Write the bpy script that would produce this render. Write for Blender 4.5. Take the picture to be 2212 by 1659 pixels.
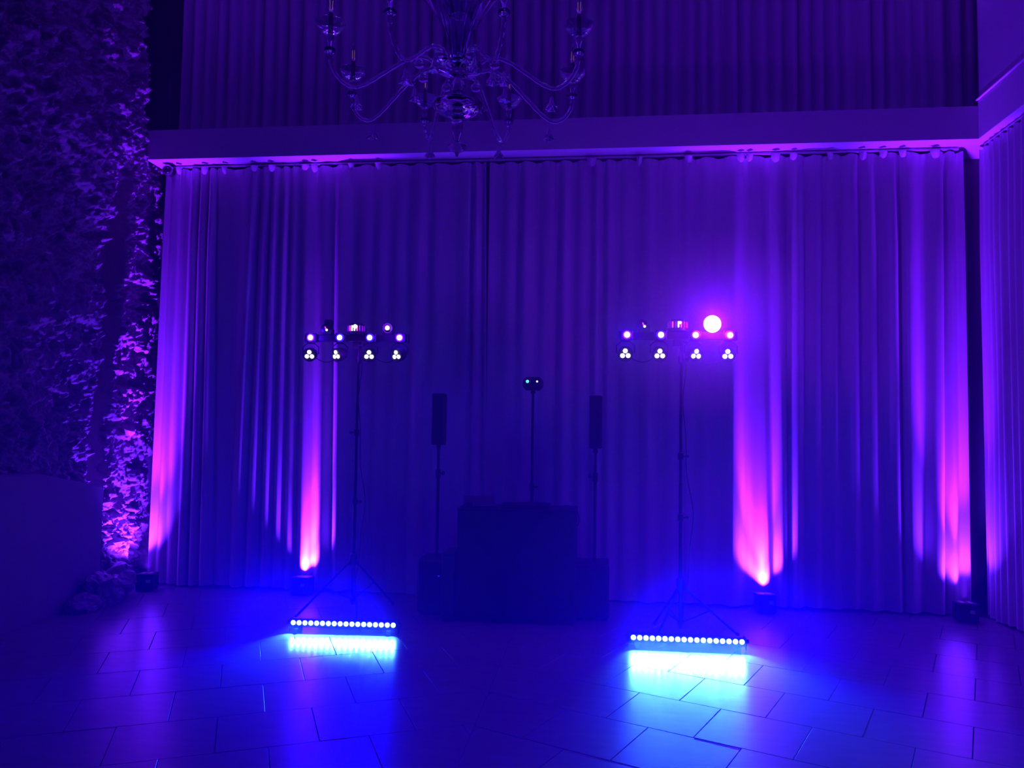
import bpy, bmesh, math, random
import numpy as np
from mathutils import Vector, Matrix, noise as mnoise

for o in list(bpy.data.objects):
    bpy.data.objects.remove(o)
SC = bpy.context.scene
COL = SC.collection
random.seed(7)
PI = math.pi

# ------------------------------------------------------------------ camera
cam_d = bpy.data.cameras.new('camera')
cam_d.sensor_width = 36.0
cam_d.lens = 36.0 * 1682.9 / 2212.0
cam_d.clip_end = 100
cam = bpy.data.objects.new('camera', cam_d)
COL.objects.link(cam)
pitch, roll, yaw = 0.0577, 0.0145, -0.1104
fw = Vector((math.sin(yaw) * math.cos(pitch), math.cos(yaw) * math.cos(pitch), math.sin(pitch)))
r0 = Vector((math.cos(yaw), -math.sin(yaw), 0))
u0 = r0.cross(fw)
rr = math.cos(roll) * r0 + math.sin(roll) * u0
uu = -math.sin(roll) * r0 + math.cos(roll) * u0
M = Matrix((rr, uu, -fw)).transposed().to_4x4()
M.translation = (0, 0, 1.921)
cam.matrix_world = M
SC.camera = cam

# ------------------------------------------------------------------ world, exposure
W = bpy.data.worlds.new('world')
SC.world = W
W.use_nodes = True
bg = W.node_tree.nodes['Background']
bg.inputs['Color'].default_value = (0.04, 0.0, 1.0, 1)
bg.inputs['Strength'].default_value = 0.035
SC.view_settings.view_transform = 'Standard'
SC.view_settings.look = 'None'
SC.view_settings.exposure = 0.0
SC.view_settings.gamma = 1.0
SC.view_settings.use_curve_mapping = False
cy = SC.cycles
cy.max_bounces = 16
cy.use_adaptive_sampling = True
cy.adaptive_threshold = 0.08
cy.adaptive_min_samples = 16
cy.diffuse_bounces = 3
cy.glossy_bounces = 3
cy.transmission_bounces = 16
cy.transparent_max_bounces = 8
cy.volume_bounces = 0
cy.caustics_reflective = False
cy.caustics_refractive = False
cy.sample_clamp_indirect = 4.0
cy.use_denoising = True

# light strengths (the lamps themselves stand in the builders below)
PURPLE = (0.165, 0.006, 1.0)
PURPLE_DIM = (0.11, 0.009, 1.0)
UP_POWER = (3800, 3600, 3600, 3800)        # four uplights, left to right
BAR_BLUE = (0.0, 0.0, 1.0)
BAR_CYAN = (0.05, 0.23, 1.0)
BAR_POWER = (1.5, 2.2)             # left bar, right bar
HAZE_DENSITY = 0.012

# ------------------------------------------------------------------ materials
def mat(name, base, rough=0.5, metal=0.0, spec=0.5, noise=None, bump=None, emit=None, trans=0.0, ior=1.45, sheen=0.0):
    m = bpy.data.materials.new(name)
    m.use_nodes = True
    nt = m.node_tree
    b = nt.nodes['Principled BSDF']
    b.inputs['Base Color'].default_value = (*base, 1)
    b.inputs['Roughness'].default_value = rough
    b.inputs['Metallic'].default_value = metal
    b.inputs['Specular IOR Level'].default_value = spec
    b.inputs['IOR'].default_value = ior
    if trans:
        b.inputs['Transmission Weight'].default_value = trans
    if sheen:
        b.inputs['Sheen Weight'].default_value = sheen
    tc = nt.nodes.new('ShaderNodeTexCoord')
    if noise:
        sc, amt, stretch = noise
        mp = nt.nodes.new('ShaderNodeMapping')
        mp.inputs['Scale'].default_value = stretch
        nt.links.new(tc.outputs['Object'], mp.inputs['Vector'])
        n = nt.nodes.new('ShaderNodeTexNoise')
        n.inputs['Scale'].default_value = sc
        n.inputs['Detail'].default_value = 6
        nt.links.new(mp.outputs[0], n.inputs['Vector'])
        mx = nt.nodes.new('ShaderNodeMixRGB')
        mx.blend_type = 'MIX'
        mx.inputs[1].default_value = (*[c * (1 - amt) for c in base], 1)
        mx.inputs[2].default_value = (*[min(1, c * (1 + amt)) for c in base], 1)
        nt.links.new(n.outputs['Fac'], mx.inputs[0])
        nt.links.new(mx.outputs[0], b.inputs['Base Color'])
    if bump:
        sc, strength, dist, stretch = bump
        mp = nt.nodes.new('ShaderNodeMapping')
        mp.inputs['Scale'].default_value = stretch
        nt.links.new(tc.outputs['Object'], mp.inputs['Vector'])
        n = nt.nodes.new('ShaderNodeTexNoise')
        n.inputs['Scale'].default_value = sc
        n.inputs['Detail'].default_value = 8
        n.inputs['Roughness'].default_value = 0.6
        nt.links.new(mp.outputs[0], n.inputs['Vector'])
        bp = nt.nodes.new('ShaderNodeBump')
        bp.inputs['Strength'].default_value = strength
        bp.inputs['Distance'].default_value = dist
        nt.links.new(n.outputs['Fac'], bp.inputs['Height'])
        nt.links.new(bp.outputs[0], b.inputs['Normal'])
    if emit:
        col, st = emit
        b.inputs['Emission Color'].default_value = (*col, 1)
        b.inputs['Emission Strength'].default_value = st
    return m

def lamp_mat(name, col, st):
    m = mat(name, (0.2, 0.2, 0.2), 0.3, emit=(col, st))
    m.cycles.emission_sampling = 'NONE'
    return m

M_TILE = mat('stone_tile', (0.23, 0.225, 0.22), 0.27, spec=0.6,
             noise=(3.0, 0.22, (1.0, 4.0, 1.0)), bump=(9.0, 0.18, 0.003, (1.0, 5.0, 1.0)))
M_GROUT = mat('grout', (0.10, 0.10, 0.10), 0.9, noise=(30, 0.2, (1, 1, 1)))
M_PLASTER = mat('white_plaster', (0.70, 0.70, 0.70), 0.75, noise=(4, 0.05, (1, 1, 1)))
M_DARKWALL = mat('dark_wall', (0.10, 0.10, 0.10), 0.9, noise=(4, 0.1, (1, 1, 1)))
M_CLOTH = mat('white_curtain_cloth', (0.60, 0.60, 0.60), 0.9, spec=0.1, sheen=0.1,
              noise=(60, 0.04, (1, 1, 0.2)), bump=(220, 0.15, 0.002, (1, 1, 1)))
M_CLOTH_UP = mat('grey_curtain_cloth', (0.55, 0.55, 0.55), 0.9, spec=0.15,
                 noise=(60, 0.05, (1, 1, 0.2)), bump=(220, 0.15, 0.002, (1, 1, 1)))
M_ROCK = mat('rough_rock', (0.30, 0.265, 0.25), 0.28, spec=0.8,
             noise=(7, 0.45, (1, 1, 1)), bump=(45, 0.7, 0.02, (1, 1, 1)))
M_BLOCK = mat('smooth_stone', (0.24, 0.24, 0.24), 0.7, noise=(5, 0.12, (1, 1, 1)))
M_BLACK = mat('black_plastic', (0.018, 0.018, 0.02), 0.45, noise=(40, 0.2, (1, 1, 1)))
M_BLACKM = mat('black_metal', (0.025, 0.025, 0.028), 0.38, metal=0.3, noise=(30, 0.2, (1, 1, 1)))
M_RUBBER = mat('rubber', (0.015, 0.015, 0.015), 0.8, noise=(30, 0.2, (1, 1, 1)))
M_GRILLE = mat('black_grille', (0.02, 0.02, 0.02), 0.6, bump=(260, 0.6, 0.003, (1, 1, 1)))
M_SCRIM = mat('black_fabric', (0.022, 0.022, 0.024), 0.9, noise=(40, 0.2, (1, 1, 1)))
M_RAIL = mat('white_rail', (0.6, 0.6, 0.6), 0.4, noise=(20, 0.05, (1, 1, 1)))
M_CHROME = mat('chrome_ring', (0.7, 0.7, 0.7), 0.2, metal=0.9, noise=(20, 0.05, (1, 1, 1)))
M_GLASS = mat('clear_glass', (0.92, 0.94, 1.0), 0.03, trans=1.0, ior=1.42, noise=(18, 0.03, (1, 1, 1)))
M_GLASS_THIN = mat('thin_glass', (0.9, 0.92, 1.0), 0.12, trans=1.0, ior=1.13, noise=(18, 0.05, (1, 1, 1)))
M_CANDLE = mat('candle_sleeve', (0.5, 0.4, 0.4), 0.3, trans=0.7, ior=1.2, noise=(20, 0.1, (1, 1, 1)))
M_BULB = mat('bulb_glass', (1, 1, 1), 0.02, trans=0.95, ior=1.3, noise=(20, 0.02, (1, 1, 1)))
M_FILAMENT = lamp_mat('filament', (1.0, 0.40, 0.42), 0.18)
M_SILVER = mat('silver_laptop_stand', (0.10, 0.10, 0.11), 0.4, metal=0.6, noise=(20, 0.1, (1, 1, 1)))
M_LED = lamp_mat('white_led', (1.0, 0.86, 1.0), 2.5)
M_BARLED = lamp_mat('cyan_white_led', (0.62, 0.95, 1.0), 2.2)
M_BEAM = lamp_mat('hot_white_beam', (1.0, 0.62, 1.0), 5.0)
M_BLUELENS = lamp_mat('blue_wash_lens', (0.02, 0.0, 1.0), 1.0)
M_PINK = lamp_mat('magenta_led_and_glint', (1.0, 0.06, 0.75), 1.3)
M_VIOLET = lamp_mat('violet_led', (0.30, 0.0, 0.9), 0.55)
M_CYAN = lamp_mat('cyan_led', (0.1, 0.9, 1.0), 1.6)
M_UPLENS = lamp_mat('purple_lens', (0.3, 0.02, 1.0), 0.3)
M_STANDBY = lamp_mat('standby_led', (0.05, 0.02, 1.0), 0.9)
M_PANEL = lamp_mat('display_panel', (0.12, 0.05, 0.6), 0.05)

# ------------------------------------------------------------------ mesh helpers
class MB:
    def __init__(self):
        self.v, self.f = [], []
    def add(self, vs, fs):
        k = len(self.v)
        self.v += [tuple(p) for p in vs]
        self.f += [tuple(i + k for i in f) for f in fs]
        return self
    def box(self, c, s, bev=0.0, rot=None):
        hx, hy, hz = s[0] / 2, s[1] / 2, s[2] / 2
        b = min(bev, hx * .9, hy * .9, hz * .9)
        pts = []
        if b <= 0:
            pts = [Vector((sx * hx, sy * hy, sz * hz)) for sx in (-1, 1) for sy in (-1, 1) for sz in (-1, 1)]
        else:
            for sx in (-1, 1):
                for sy in (-1, 1):
                    for sz in (-1, 1):
                        pts += [Vector((sx * (hx - b), sy * (hy - b), sz * hz)),
                                Vector((sx * (hx - b), sy * hy, sz * (hz - b))),
                                Vector((sx * hx, sy * (hy - b), sz * (hz - b)))]
        if rot is not None:
            pts = [rot @ p for p in pts]
        return self.hull([p + Vector(c) for p in pts])
    def hull(self, pts):
        bm = bmesh.new()
        for p in pts:
            bm.verts.new(p)
        bmesh.ops.convex_hull(bm, input=bm.verts)
        bmesh.ops.dissolve_limit(bm, angle_limit=0.01, verts=bm.verts, edges=bm.edges)
        bm.verts.index_update()
        self.add([v.co.copy() for v in bm.verts], [[v.index for v in f.verts] for f in bm.faces])
        bm.free()
        return self
    def tube(self, pts, rad, n=10, caps=True):
        pts = [Vector(p) for p in pts]
        if not isinstance(rad, (list, tuple)):
            rad = [rad] * len(pts)
        vs, fs = [], []
        ref = None
        for i, p in enumerate(pts):
            t = (pts[min(i + 1, len(pts) - 1)] - pts[max(i - 1, 0)]).normalized()
            if ref is None:
                ref = Vector((0, 0, 1)) if abs(t.z) < 0.9 else Vector((1, 0, 0))
            a = (ref - t * ref.dot(t)).normalized()
            ref = a
            b = t.cross(a)
            for k in range(n):
                an = 2 * PI * k / n
                vs.append(p + rad[i] * (math.cos(an) * a + math.sin(an) * b))
        for i in range(len(pts) - 1):
            for k in range(n):
                k2 = (k + 1) % n
                fs.append((i * n + k, i * n + k2, (i + 1) * n + k2, (i + 1) * n + k))
        if caps:
            fs.append(tuple(range(n))[::-1])
            fs.append(tuple((len(pts) - 1) * n + k for k in range(n)))
        return self.add(vs, fs)
    def cyl(self, a, b, r, n=16, r2=None):
        return self.tube([a, b], [r, r if r2 is None else r2], n)
    def lathe(self, prof, c=(0, 0, 0), n=24, axis=None, wave=None):
        """prof: list of (radius, height); axis: direction of height (default +z); wave(i,k) scales the radius"""
        ax = Vector(axis or (0, 0, 1)).normalized()
        a = Vector((0, 0, 1)) if abs(ax.z) < 0.9 else Vector((1, 0, 0))
        a = (a - ax * a.dot(ax)).normalized()
        b = ax.cross(a)
        vs, fs = [], []
        for i, (r, h) in enumerate(prof):
            for k in range(n):
                an = 2 * PI * k / n
                q = r * (wave(i, k) if wave else 1)
                vs.append(Vector(c) + ax * h + q * (math.cos(an) * a + math.sin(an) * b))
        m = len(prof)
        for i in range(m - 1):
            for k in range(n):
                k2 = (k + 1) % n
                fs.append((i * n + k, i * n + k2, (i + 1) * n + k2, (i + 1) * n + k))
        fs.append(tuple(range(n))[::-1])
        fs.append(tuple((m - 1) * n + k for k in range(n)))
        return self.add(vs, fs)
    def ball(self, c, r, n=12, sq=(1, 1, 1)):
        prof = [(max(1e-4, math.sin(PI * i / 8)) * r, -math.cos(PI * i / 8) * r) for i in range(9)]
        k = len(self.v)
        self.lathe(prof, (0, 0, 0), n)
        for i in range(k, len(self.v)):
            p = self.v[i]
            self.v[i] = (p[0] * sq[0] + c[0], p[1] * sq[1] + c[1], p[2] * sq[2] + c[2])
        return self
    def mesh(self, name, smooth=False):
        me = bpy.data.meshes.new(name)
        me.from_pydata(self.v, [], self.f)
        bm = bmesh.new()
        bm.from_mesh(me)
        bmesh.ops.recalc_face_normals(bm, faces=bm.faces)
        bm.to_mesh(me)
        bm.free()
        if smooth:
            me.polygons.foreach_set('use_smooth', [True] * len(me.polygons))
            if hasattr(me, 'set_sharp_from_angle'):
                me.set_sharp_from_angle(angle=math.radians(40))
        return me
    def build(self, name, m, parent=None, smooth=False, loc=None):
        me = self.mesh(name, smooth)
        me.materials.append(m)
        o = bpy.data.objects.new(name, me)
        COL.objects.link(o)
        if parent is not None:
            o.parent = parent
        if loc is not None:
            o.location = loc
        return o

def tag(o, label, cat, group=None):
    o['label'] = label
    o['category'] = cat
    if group:
        o['group'] = group
    return o

def thing(name, label, cat, loc=(0, 0, 0), rz=0.0, group=None):
    o = bpy.data.objects.new(name, None)
    o.empty_display_size = 0.1
    COL.objects.link(o)
    o.location = loc
    o.rotation_euler = (0, 0, rz)
    return tag(o, label, cat, group)

def struct(o):
    o['kind'] = 'structure'
    return o

def lamp(name, kind, loc, energy, color, parent=None, target=None, **kw):
    d = bpy.data.lights.new(name, kind)
    d.energy = energy
    d.color = color
    for k, v in kw.items():
        setattr(d, k, v)
    o = bpy.data.objects.new(name, d)
    COL.objects.link(o)
    o.location = loc
    if target is not None:
        o.rotation_euler = (Vector(target) - Vector(loc)).to_track_quat('-Z', 'Y').to_euler()
    if parent is not None:
        o.parent = parent
    return o

def grid_mesh(name, P, m, smooth=True):
    """P: array (rows, cols, 3)"""
    R, Cn = P.shape[:2]
    me = bpy.data.meshes.new(name)
    idx = np.arange(R * Cn).reshape(R, Cn)
    f = np.stack([idx[:-1, :-1], idx[:-1, 1:], idx[1:, 1:], idx[1:, :-1]], -1).reshape(-1, 4)
    me.vertices.add(R * Cn)
    me.vertices.foreach_set('co', P.reshape(-1).astype(np.float32))
    me.loops.add(f.size)
    me.loops.foreach_set('vertex_index', f.reshape(-1).astype(np.int32))
    me.polygons.add(len(f))
    me.polygons.foreach_set('loop_start', (np.arange(len(f)) * 4).astype(np.int32))
    me.polygons.foreach_set('use_smooth', np.full(len(f), smooth))
    me.update(calc_edges=True)
    me.validate()
    me.materials.append(m)
    o = bpy.data.objects.new(name, me)
    COL.objects.link(o)
    return o

# ------------------------------------------------------------------ room dimensions (metres, room axes)
YC = 8.926        # plane the lower curtains hang in
YB = 8.683        # front face of the back beam
XB = 4.033        # inner face of the right beam
XC = 4.155        # plane of the right-hand curtain
Z0, Z1, Z1R = 5.098, 5.461, 5.513
ZC = 7.75

# ------------------------------------------------------------------ floor with stone tiles
floor = MB().box((-0.9, 3.8, -0.06), (11.4, 12.2, 0.1)).build('floor', M_GROUT)
struct(floor)

def clip(poly, nx, ny, c):
    """keep nx*x+ny*y <= c"""
    out = []
    for i in range(len(poly)):
        a, b = poly[i], poly[(i + 1) % len(poly)]
        da, db = nx * a[0] + ny * a[1] - c, nx * b[0] + ny * b[1] - c
        if da <= 0:
            out.append(a)
        if (da < 0 < db) or (db < 0 < da):
            t = da / (da - db)
            out.append((a[0] + t * (b[0] - a[0]), a[1] + t * (b[1] - a[1])))
    return out

def area(poly):
    return 0.5 * sum(poly[i][0] * poly[(i + 1) % len(poly)][1] - poly[(i + 1) % len(poly)][0] * poly[i][1] for i in range(len(poly)))

def inset(poly, d):
    """move every edge of a convex ccw polygon in by d"""
    q = poly
    for i in range(len(poly)):
        a, b = poly[i], poly[(i + 1) % len(poly)]
        ex, ey = b[0] - a[0], b[1] - a[1]
        L = math.hypot(ex, ey)
        if L < 1e-6:
            continue
        nx, ny = ey / L, -ex / L
        q = clip(q, nx, ny, nx * a[0] + ny * a[1] - d)
        if len(q) < 3:
            return None
    return q

def tile_mesh(poly, cx, cy_):
    p = [(x - cx, y - cy_) for x, y in poly]
    a = inset(p, 0.0022)
    if not a or area(a) < 0.0012:
        return None
    b = inset(a, 0.002)
    if not b or len(b) != len(a):
        return None
    n = len(a)
    vs = [(x, y, -0.012) for x, y in a] + [(x, y, -0.0022) for x, y in a] + [(x, y, 0) for x, y in b]
    fs = [tuple(range(2 * n, 3 * n))]
    for L in (0, n):
        for i in range(n):
            j = (i + 1) % n
            fs.append((L + i, L + j, L + n + j, L + n + i))
    m = MB().add(vs, fs).mesh('tile')
    m.materials.append(M_TILE)
    return m

SEAM = -0.78
TS = 0.602
rng = random.Random(3)
for side, t, row0, col0 in (('l', -0.4414, 6.19, 0.505), ('r', 0.4353, 5.502, -1.904)):
    ax, ay = math.sin(t), math.cos(t)      # along
    bx, by = math.cos(t), -math.sin(t)     # across
    full = None
    for r in range(-14, 14):
        for c in range(-22, 22):
            a0 = row0 + r * TS
            b0 = col0 + c * TS + (TS / 2 if r % 2 else 0)
            corners = [(a0, b0), (a0, b0 + TS), (a0 + TS, b0 + TS), (a0 + TS, b0)]
            poly = [(a * ax + b * bx, a * ay + b * by) for a, b in corners]
            if area(poly) < 0:
                poly = poly[::-1]
            q = clip(poly, 1, 0, SEAM) if side == 'l' else clip(poly, -1, 0, -SEAM)
            if len(q) < 3:
                continue
            q0 = q
            q = clip(q, -1, 0, 5.62)
            q = clip(q, 1, 0, 4.40) if len(q) > 2 else q
            q = clip(q, 0, 1, 9.15) if len(q) > 2 else q
            q = clip(q, 0, -1, -2.9) if len(q) > 2 else q
            if len(q) < 3 or area(q) < 0.0016:
                continue
            cx = sum(p[0] for p in poly) / 4
            cyy = sum(p[1] for p in poly) / 4
            if len(q) == 4 and abs(area(q) - TS * TS) < 1e-4:
                if full is None:
                    full = tile_mesh(q, cx, cyy)
                me = full
            else:
                q = [p for i, p in enumerate(q) if math.hypot(p[0] - q[i - 1][0], p[1] - q[i - 1][1]) > 0.004]
                if len(q) < 3:
                    continue
                me = tile_mesh(q, cx, cyy)
            if me is None:
                continue
            o = bpy.data.objects.new('tile', me)
            COL.objects.link(o)
            o.parent = floor
            o.location = (cx, cyy, rng.uniform(-0.0007, 0.0004))
            o.rotation_euler = (rng.gauss(0, 0.0011), rng.gauss(0, 0.0011), 0)

# ------------------------------------------------------------------ walls, ceiling, beams
struct(MB().box((-0.9, 9.42, 3.8), (11.4, 0.2, 8.0)).build('wall_back', M_DARKWALL))
struct(MB().box((4.55, 4.0, 2.55), (0.2, 11.0, 5.2)).build('wall_right', M_PLASTER))
struct(MB().box((XB + 0.16, 3.6, (Z1R + ZC) / 2), (0.30, 2 * (YB - 3.6), ZC - Z1R), 0.004).build('wall_right', M_PLASTER))
struct(MB().box((-0.9, 3.8, ZC + 0.08), (11.4, 12.2, 0.16)).build('ceiling', M_PLASTER))
struct(MB().box(((-5.44 + XB + 0.5) / 2, YB + 0.36, (Z0 + Z1) / 2), (XB + 0.5 + 5.44, 0.72, Z1 - Z0), 0.004).build('trim_1', M_PLASTER))
struct(MB().box((XB + 0.21, 3.6, (Z0 + Z1R) / 2), (0.42, 2 * (YB - 3.6), Z1R - Z0), 0.004).build('trim_2', M_PLASTER))
struct(MB().box((XB + 0.02, 3.6, Z1R + 0.012), (0.09, 2 * (YB - 3.6), 0.016), 0.003).build('trim_3', M_PLASTER))

# ------------------------------------------------------------------ rough rock wall on the left
def vnoise(a, b, seed):
    rs = np.random.RandomState(seed)
    T = rs.rand(257, 257)
    ia, ib = np.floor(a).astype(int), np.floor(b).astype(int)
    fa, fb = a - ia, b - ib
    fa, fb = fa * fa * (3 - 2 * fa), fb * fb * (3 - 2 * fb)
    g = lambda i, j: T[i % 257, j % 257]
    return (g(ia, ib) * (1 - fa) + g(ia + 1, ib) * fa) * (1 - fb) + (g(ia, ib + 1) * (1 - fa) + g(ia + 1, ib + 1) * fa) * fb

def fbm(a, b, seed, octv=4, gain=0.5):
    s, amp, tot = 0, 1, 0
    for i in range(octv):
        s = s + amp * vnoise(a * 2 ** i + 17 * i, b * 2 ** i + 31 * i, seed + i)
        tot += amp
        amp *= gain
    return s / tot

def sstep(x, a, b):
    t = np.clip((x - a) / (b - a), 0, 1)
    return t * t * (3 - 2 * t)

ny, nz = 470, 660
yy = np.linspace(4.6, 9.25, ny)
zz = np.linspace(-0.03, ZC, nz)
Zg, Yg = np.meshgrid(zz, yy, indexing='ij')
wy = Yg + 0.16 * (fbm(Yg * 2.2, Zg * 2.2, 50) - .5)
wz = Zg + 0.16 * (fbm(Yg * 2.2 + 9, Zg * 2.2 + 5, 60) - .5)
big = fbm(wy * 1.0, wz * 1.0 + 3, 1, 3)
mid = np.abs(fbm(wy * 4.6, wz * 5.6, 11, 4, .55) - .5) * 2
fine = np.abs(fbm(wy * 15, wz * 19, 21, 3, .6) - .5) * 2
pits = sstep(fbm(wy * 6, wz * 7, 31, 3), .57, .70)
pits2 = sstep(fbm(wy * 17, wz * 17, 41, 2), .60, .72)
disp = 0.20 * (big - .5) + 0.15 * (mid - .3) + 0.06 * (fine - .3) - 0.08 * pits - 0.04 * pits2
# an upright recess runs up the rock below the beam's height
low = 1 - sstep(Zg, 4.3, 5.2)
g0 = 8.08 + 0.045 * (Zg - 1) + 0.05 * (fbm(Zg * 1.6, Yg * 0 + 2, 71) - .5)
groove = sstep(Yg, g0 - .03, g0 + .03) * (1 - sstep(Yg, g0 + .22, g0 + .26)) * low
base = -5.52 - 0.34 * groove + 0.05 * (1 - low)
foot = np.exp(-Zg / 0.5)
base = base + 0.06 * foot * sstep(Yg, 6.8, 7.6)
up_gap = sstep(Zg, 5.30, 5.46) * sstep(Yg, 8.66, 8.70)
Xg = base + disp * (1 - 0.8 * groove) * (1 - up_gap) - 0.55 * up_gap
# slanting ledges high up, as layered stone
Xg = Xg + 0.08 * sstep(fbm(wy * 1.2 + wz * 1.0, wz * 0.5 - wy * .2, 81, 2), .52, .60) * (Zg > 3.6) * (1 - up_gap)
rock = grid_mesh('wall_left', np.stack([Xg, Yg, Zg], -1), M_ROCK)
struct(rock)
struct(MB().box((-6.35, 3.8, 3.8), (0.3, 12.2, 8.0)).build('wall_left', M_DARKWALL))

# smooth pale block at the foot of the rock
bp = [(4.9, 1.44), (6.6, 1.435), (7.05, 1.42), (7.55, 1.32), (8.02, 1.235)]
vs = []
for y, z in bp:
    vs += [(-5.36, y, 0.0), (-5.36, y, z - 0.02), (-5.38, y, z), (-5.60, y, z + 0.012)]
blk = MB()
fs = []
for i in range(len(bp) - 1):
    for k in range(3):
        fs.append((i * 4 + k, i * 4 + k + 1, i * 4 + 5 + k, i * 4 + 4 + k))
fs += [(0, 1, 2, 3), tuple((len(bp) - 1) * 4 + k for k in (3, 2, 1, 0))]
blk.add(vs, fs)
o = blk.build('stone_block', M_BLOCK)
tag(o, 'big smooth-faced stone block with a sloping top at the foot of the rock wall', 'stone')
brng = random.Random(5)
for i, (x, y, r, lab) in enumerate((
        (-5.22, 7.86, 0.17, 'rough dark boulder on the floor at the end of the smooth block'),
        (-5.30, 8.16, 0.20, 'rough boulder under the lit rock, nearer to the corner uplight'),
        (-5.20, 7.55, 0.13, 'low rough boulder in front of the smooth block, furthest from the curtain'))):
    bm = bmesh.new()
    bmesh.ops.create_icosphere(bm, subdivisions=4, radius=r)
    for v in bm.verts:
        n = mnoise.fractal(v.co * 4.5 + Vector((i * 7, 3, 0)), 0.9, 2.0, 5)
        c_ = mnoise.cell(v.co * 9 + Vector((i * 5, 1, 2)))
        v.co *= 1 + 0.5 * n + 0.12 * c_
        v.co.y *= 1.25
        v.co.z *= 1.2 - .2 * i
        if v.co.z < -r * 0.7:
            v.co.z = -r * 0.7
    me = bpy.data.meshes.new('boulder')
    bm.to_mesh(me)
    bm.free()
    me.materials.append(M_ROCK)
    o = bpy.data.objects.new('boulder', me)
    COL.objects.link(o)
    o.location = (x, y, r * 0.7)
    tag(o, lab, 'boulder')

# ------------------------------------------------------------------ curtains
def curtain_points(ridges_top, ridges_bot, amps, z0, z1, x0t, x1t, x0b, x1b, seed, step=0.004, nzr=40, power=1.7, hem=0.02, header=True):
    """height field of folds hanging in the plane y = 0; ridges bulge toward -y"""
    rs = np.random.RandomState(seed)
    ncol = int((x1b - x0b) / step) + 1
    zs = np.concatenate([np.linspace(z1, z1 - 0.14, 9), np.linspace(z1 - 0.14, z0, nzr)[1:]])
    P = np.zeros((len(zs), ncol, 3))
    n = len(ridges_top)
    for j, z in enumerate(zs):
        t = (z1 - z) / (z1 - z0)
        rid = np.asarray(ridges_top) * (1 - t) + np.asarray(ridges_bot) * t
        x = np.linspace(x0t * (1 - t) + x0b * t, x1t * (1 - t) + x1b * t, ncol)
        ph = np.interp(x, rid, np.arange(n), left=0, right=n - 1)
        c = 0.5 + 0.5 * np.cos(2 * PI * ph)
        A = np.interp(ph, np.arange(n), amps)
        A = A * (0.65 + 0.35 * sstep(np.array(t), 0, .25)) * (0.85 + 0.3 * vnoise(ph * .7 + 3, t * 2.0 + 0 * ph, seed))
        y = -A * c ** power
        y = y - 0.012 * (vnoise(ph * 2.3 + .35 * t, 1.3 * t + 0 * ph, seed + 5) - .5) - 0.006 * (vnoise(ph * 5.1 + 1.2 * t, 2.2 * t + 0 * ph, seed + 6) - .5)
        if header:
            h = np.clip((z - (z1 - 0.14)) / 0.14, 0, 1)
            y = y * (1 - .45 * h) - h * 0.014 * np.abs(np.cos(2 * PI * ph * 1.5 + 1.0))
        x = x + 0.25 * A * np.sin(2 * PI * ph) * (1 if power >= 1 else .6)
        zz_ = z + (hem * (vnoise(ph * 1.1, 0 * ph + 7, seed + 9) - .2) * sstep(np.array(t), .97, 1.0))
        if header:
            zz_ = zz_ + (0.022 * (np.cos(2 * PI * ph) * .5 + .5) - .022) * (1 if j == 0 else max(0, 1 - j / 4))
        P[j, :, 0], P[j, :, 1], P[j, :, 2] = x, y, zz_
    return P

def fill_ridges(marks, x0t, x1t, x0b, x1b, lo, hi, seed, amp):
    """marks: (x_top, x_bottom, amplitude) of folds read off the photograph; the gaps are filled with irregular folds"""
    rs = random.Random(seed)
    marks = [(x0t, x0b, amp[0])] + marks + [(x1t, x1b, amp[0])]
    out = [marks[0]]
    for a, b in zip(marks[:-1], marks[1:]):
        gap = b[1] - a[1]
        k = max(1, int(round(gap / rs.uniform(lo, hi))))
        for i in range(1, k):
            s = i / k + rs.uniform(-.16, .16) / k
            out.append((a[0] + (b[0] - a[0]) * s, a[1] + (b[1] - a[1]) * s, rs.uniform(*amp)))
        out.append(b)
    return [o[0] for o in out], [o[1] for o in out], [o[2] for o in out]

def header_tabs(parent, xs, z, y, seed):
    rs = random.Random(seed)
    for x in xs:
        w, h, d = rs.uniform(.035, .055), rs.uniform(.07, .10), rs.uniform(.05, .07)
        m = MB()
        nn, kk = 9, 6
        vs, fs = [], []
        for a in range(kk):
            t = a / (kk - 1)
            for b in range(nn):
                q = -1 + 2 * b / (nn - 1)
                bulge = (1 - q * q) * math.sin(PI * (.12 + .88 * t ** .55))
                fold = .25 * math.cos(q * 7 + a * .4)
                vs.append((w * q * (1 - .25 * t) + .008 * t * math.sin(x * 40), -d * bulge * (1 + fold * t), -h * t * (1 - .25 * q * q + .10 * fold)))
        for a in range(kk - 1):
            for b in range(nn - 1):
                fs.append((a * nn + b, a * nn + b + 1, (a + 1) * nn + b + 1, (a + 1) * nn + b))
        k0 = len(vs)
        vs.append((0, .03, -h * .9))
        for b in range(nn - 1):
            fs.append(((kk - 1) * nn + b, (kk - 1) * nn + b + 1, k0))
        m.add(vs, fs)
        m.build('header_pleat', M_CLOTH, parent, smooth=True, loc=(x, y, z))

HEM = 0.02
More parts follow.
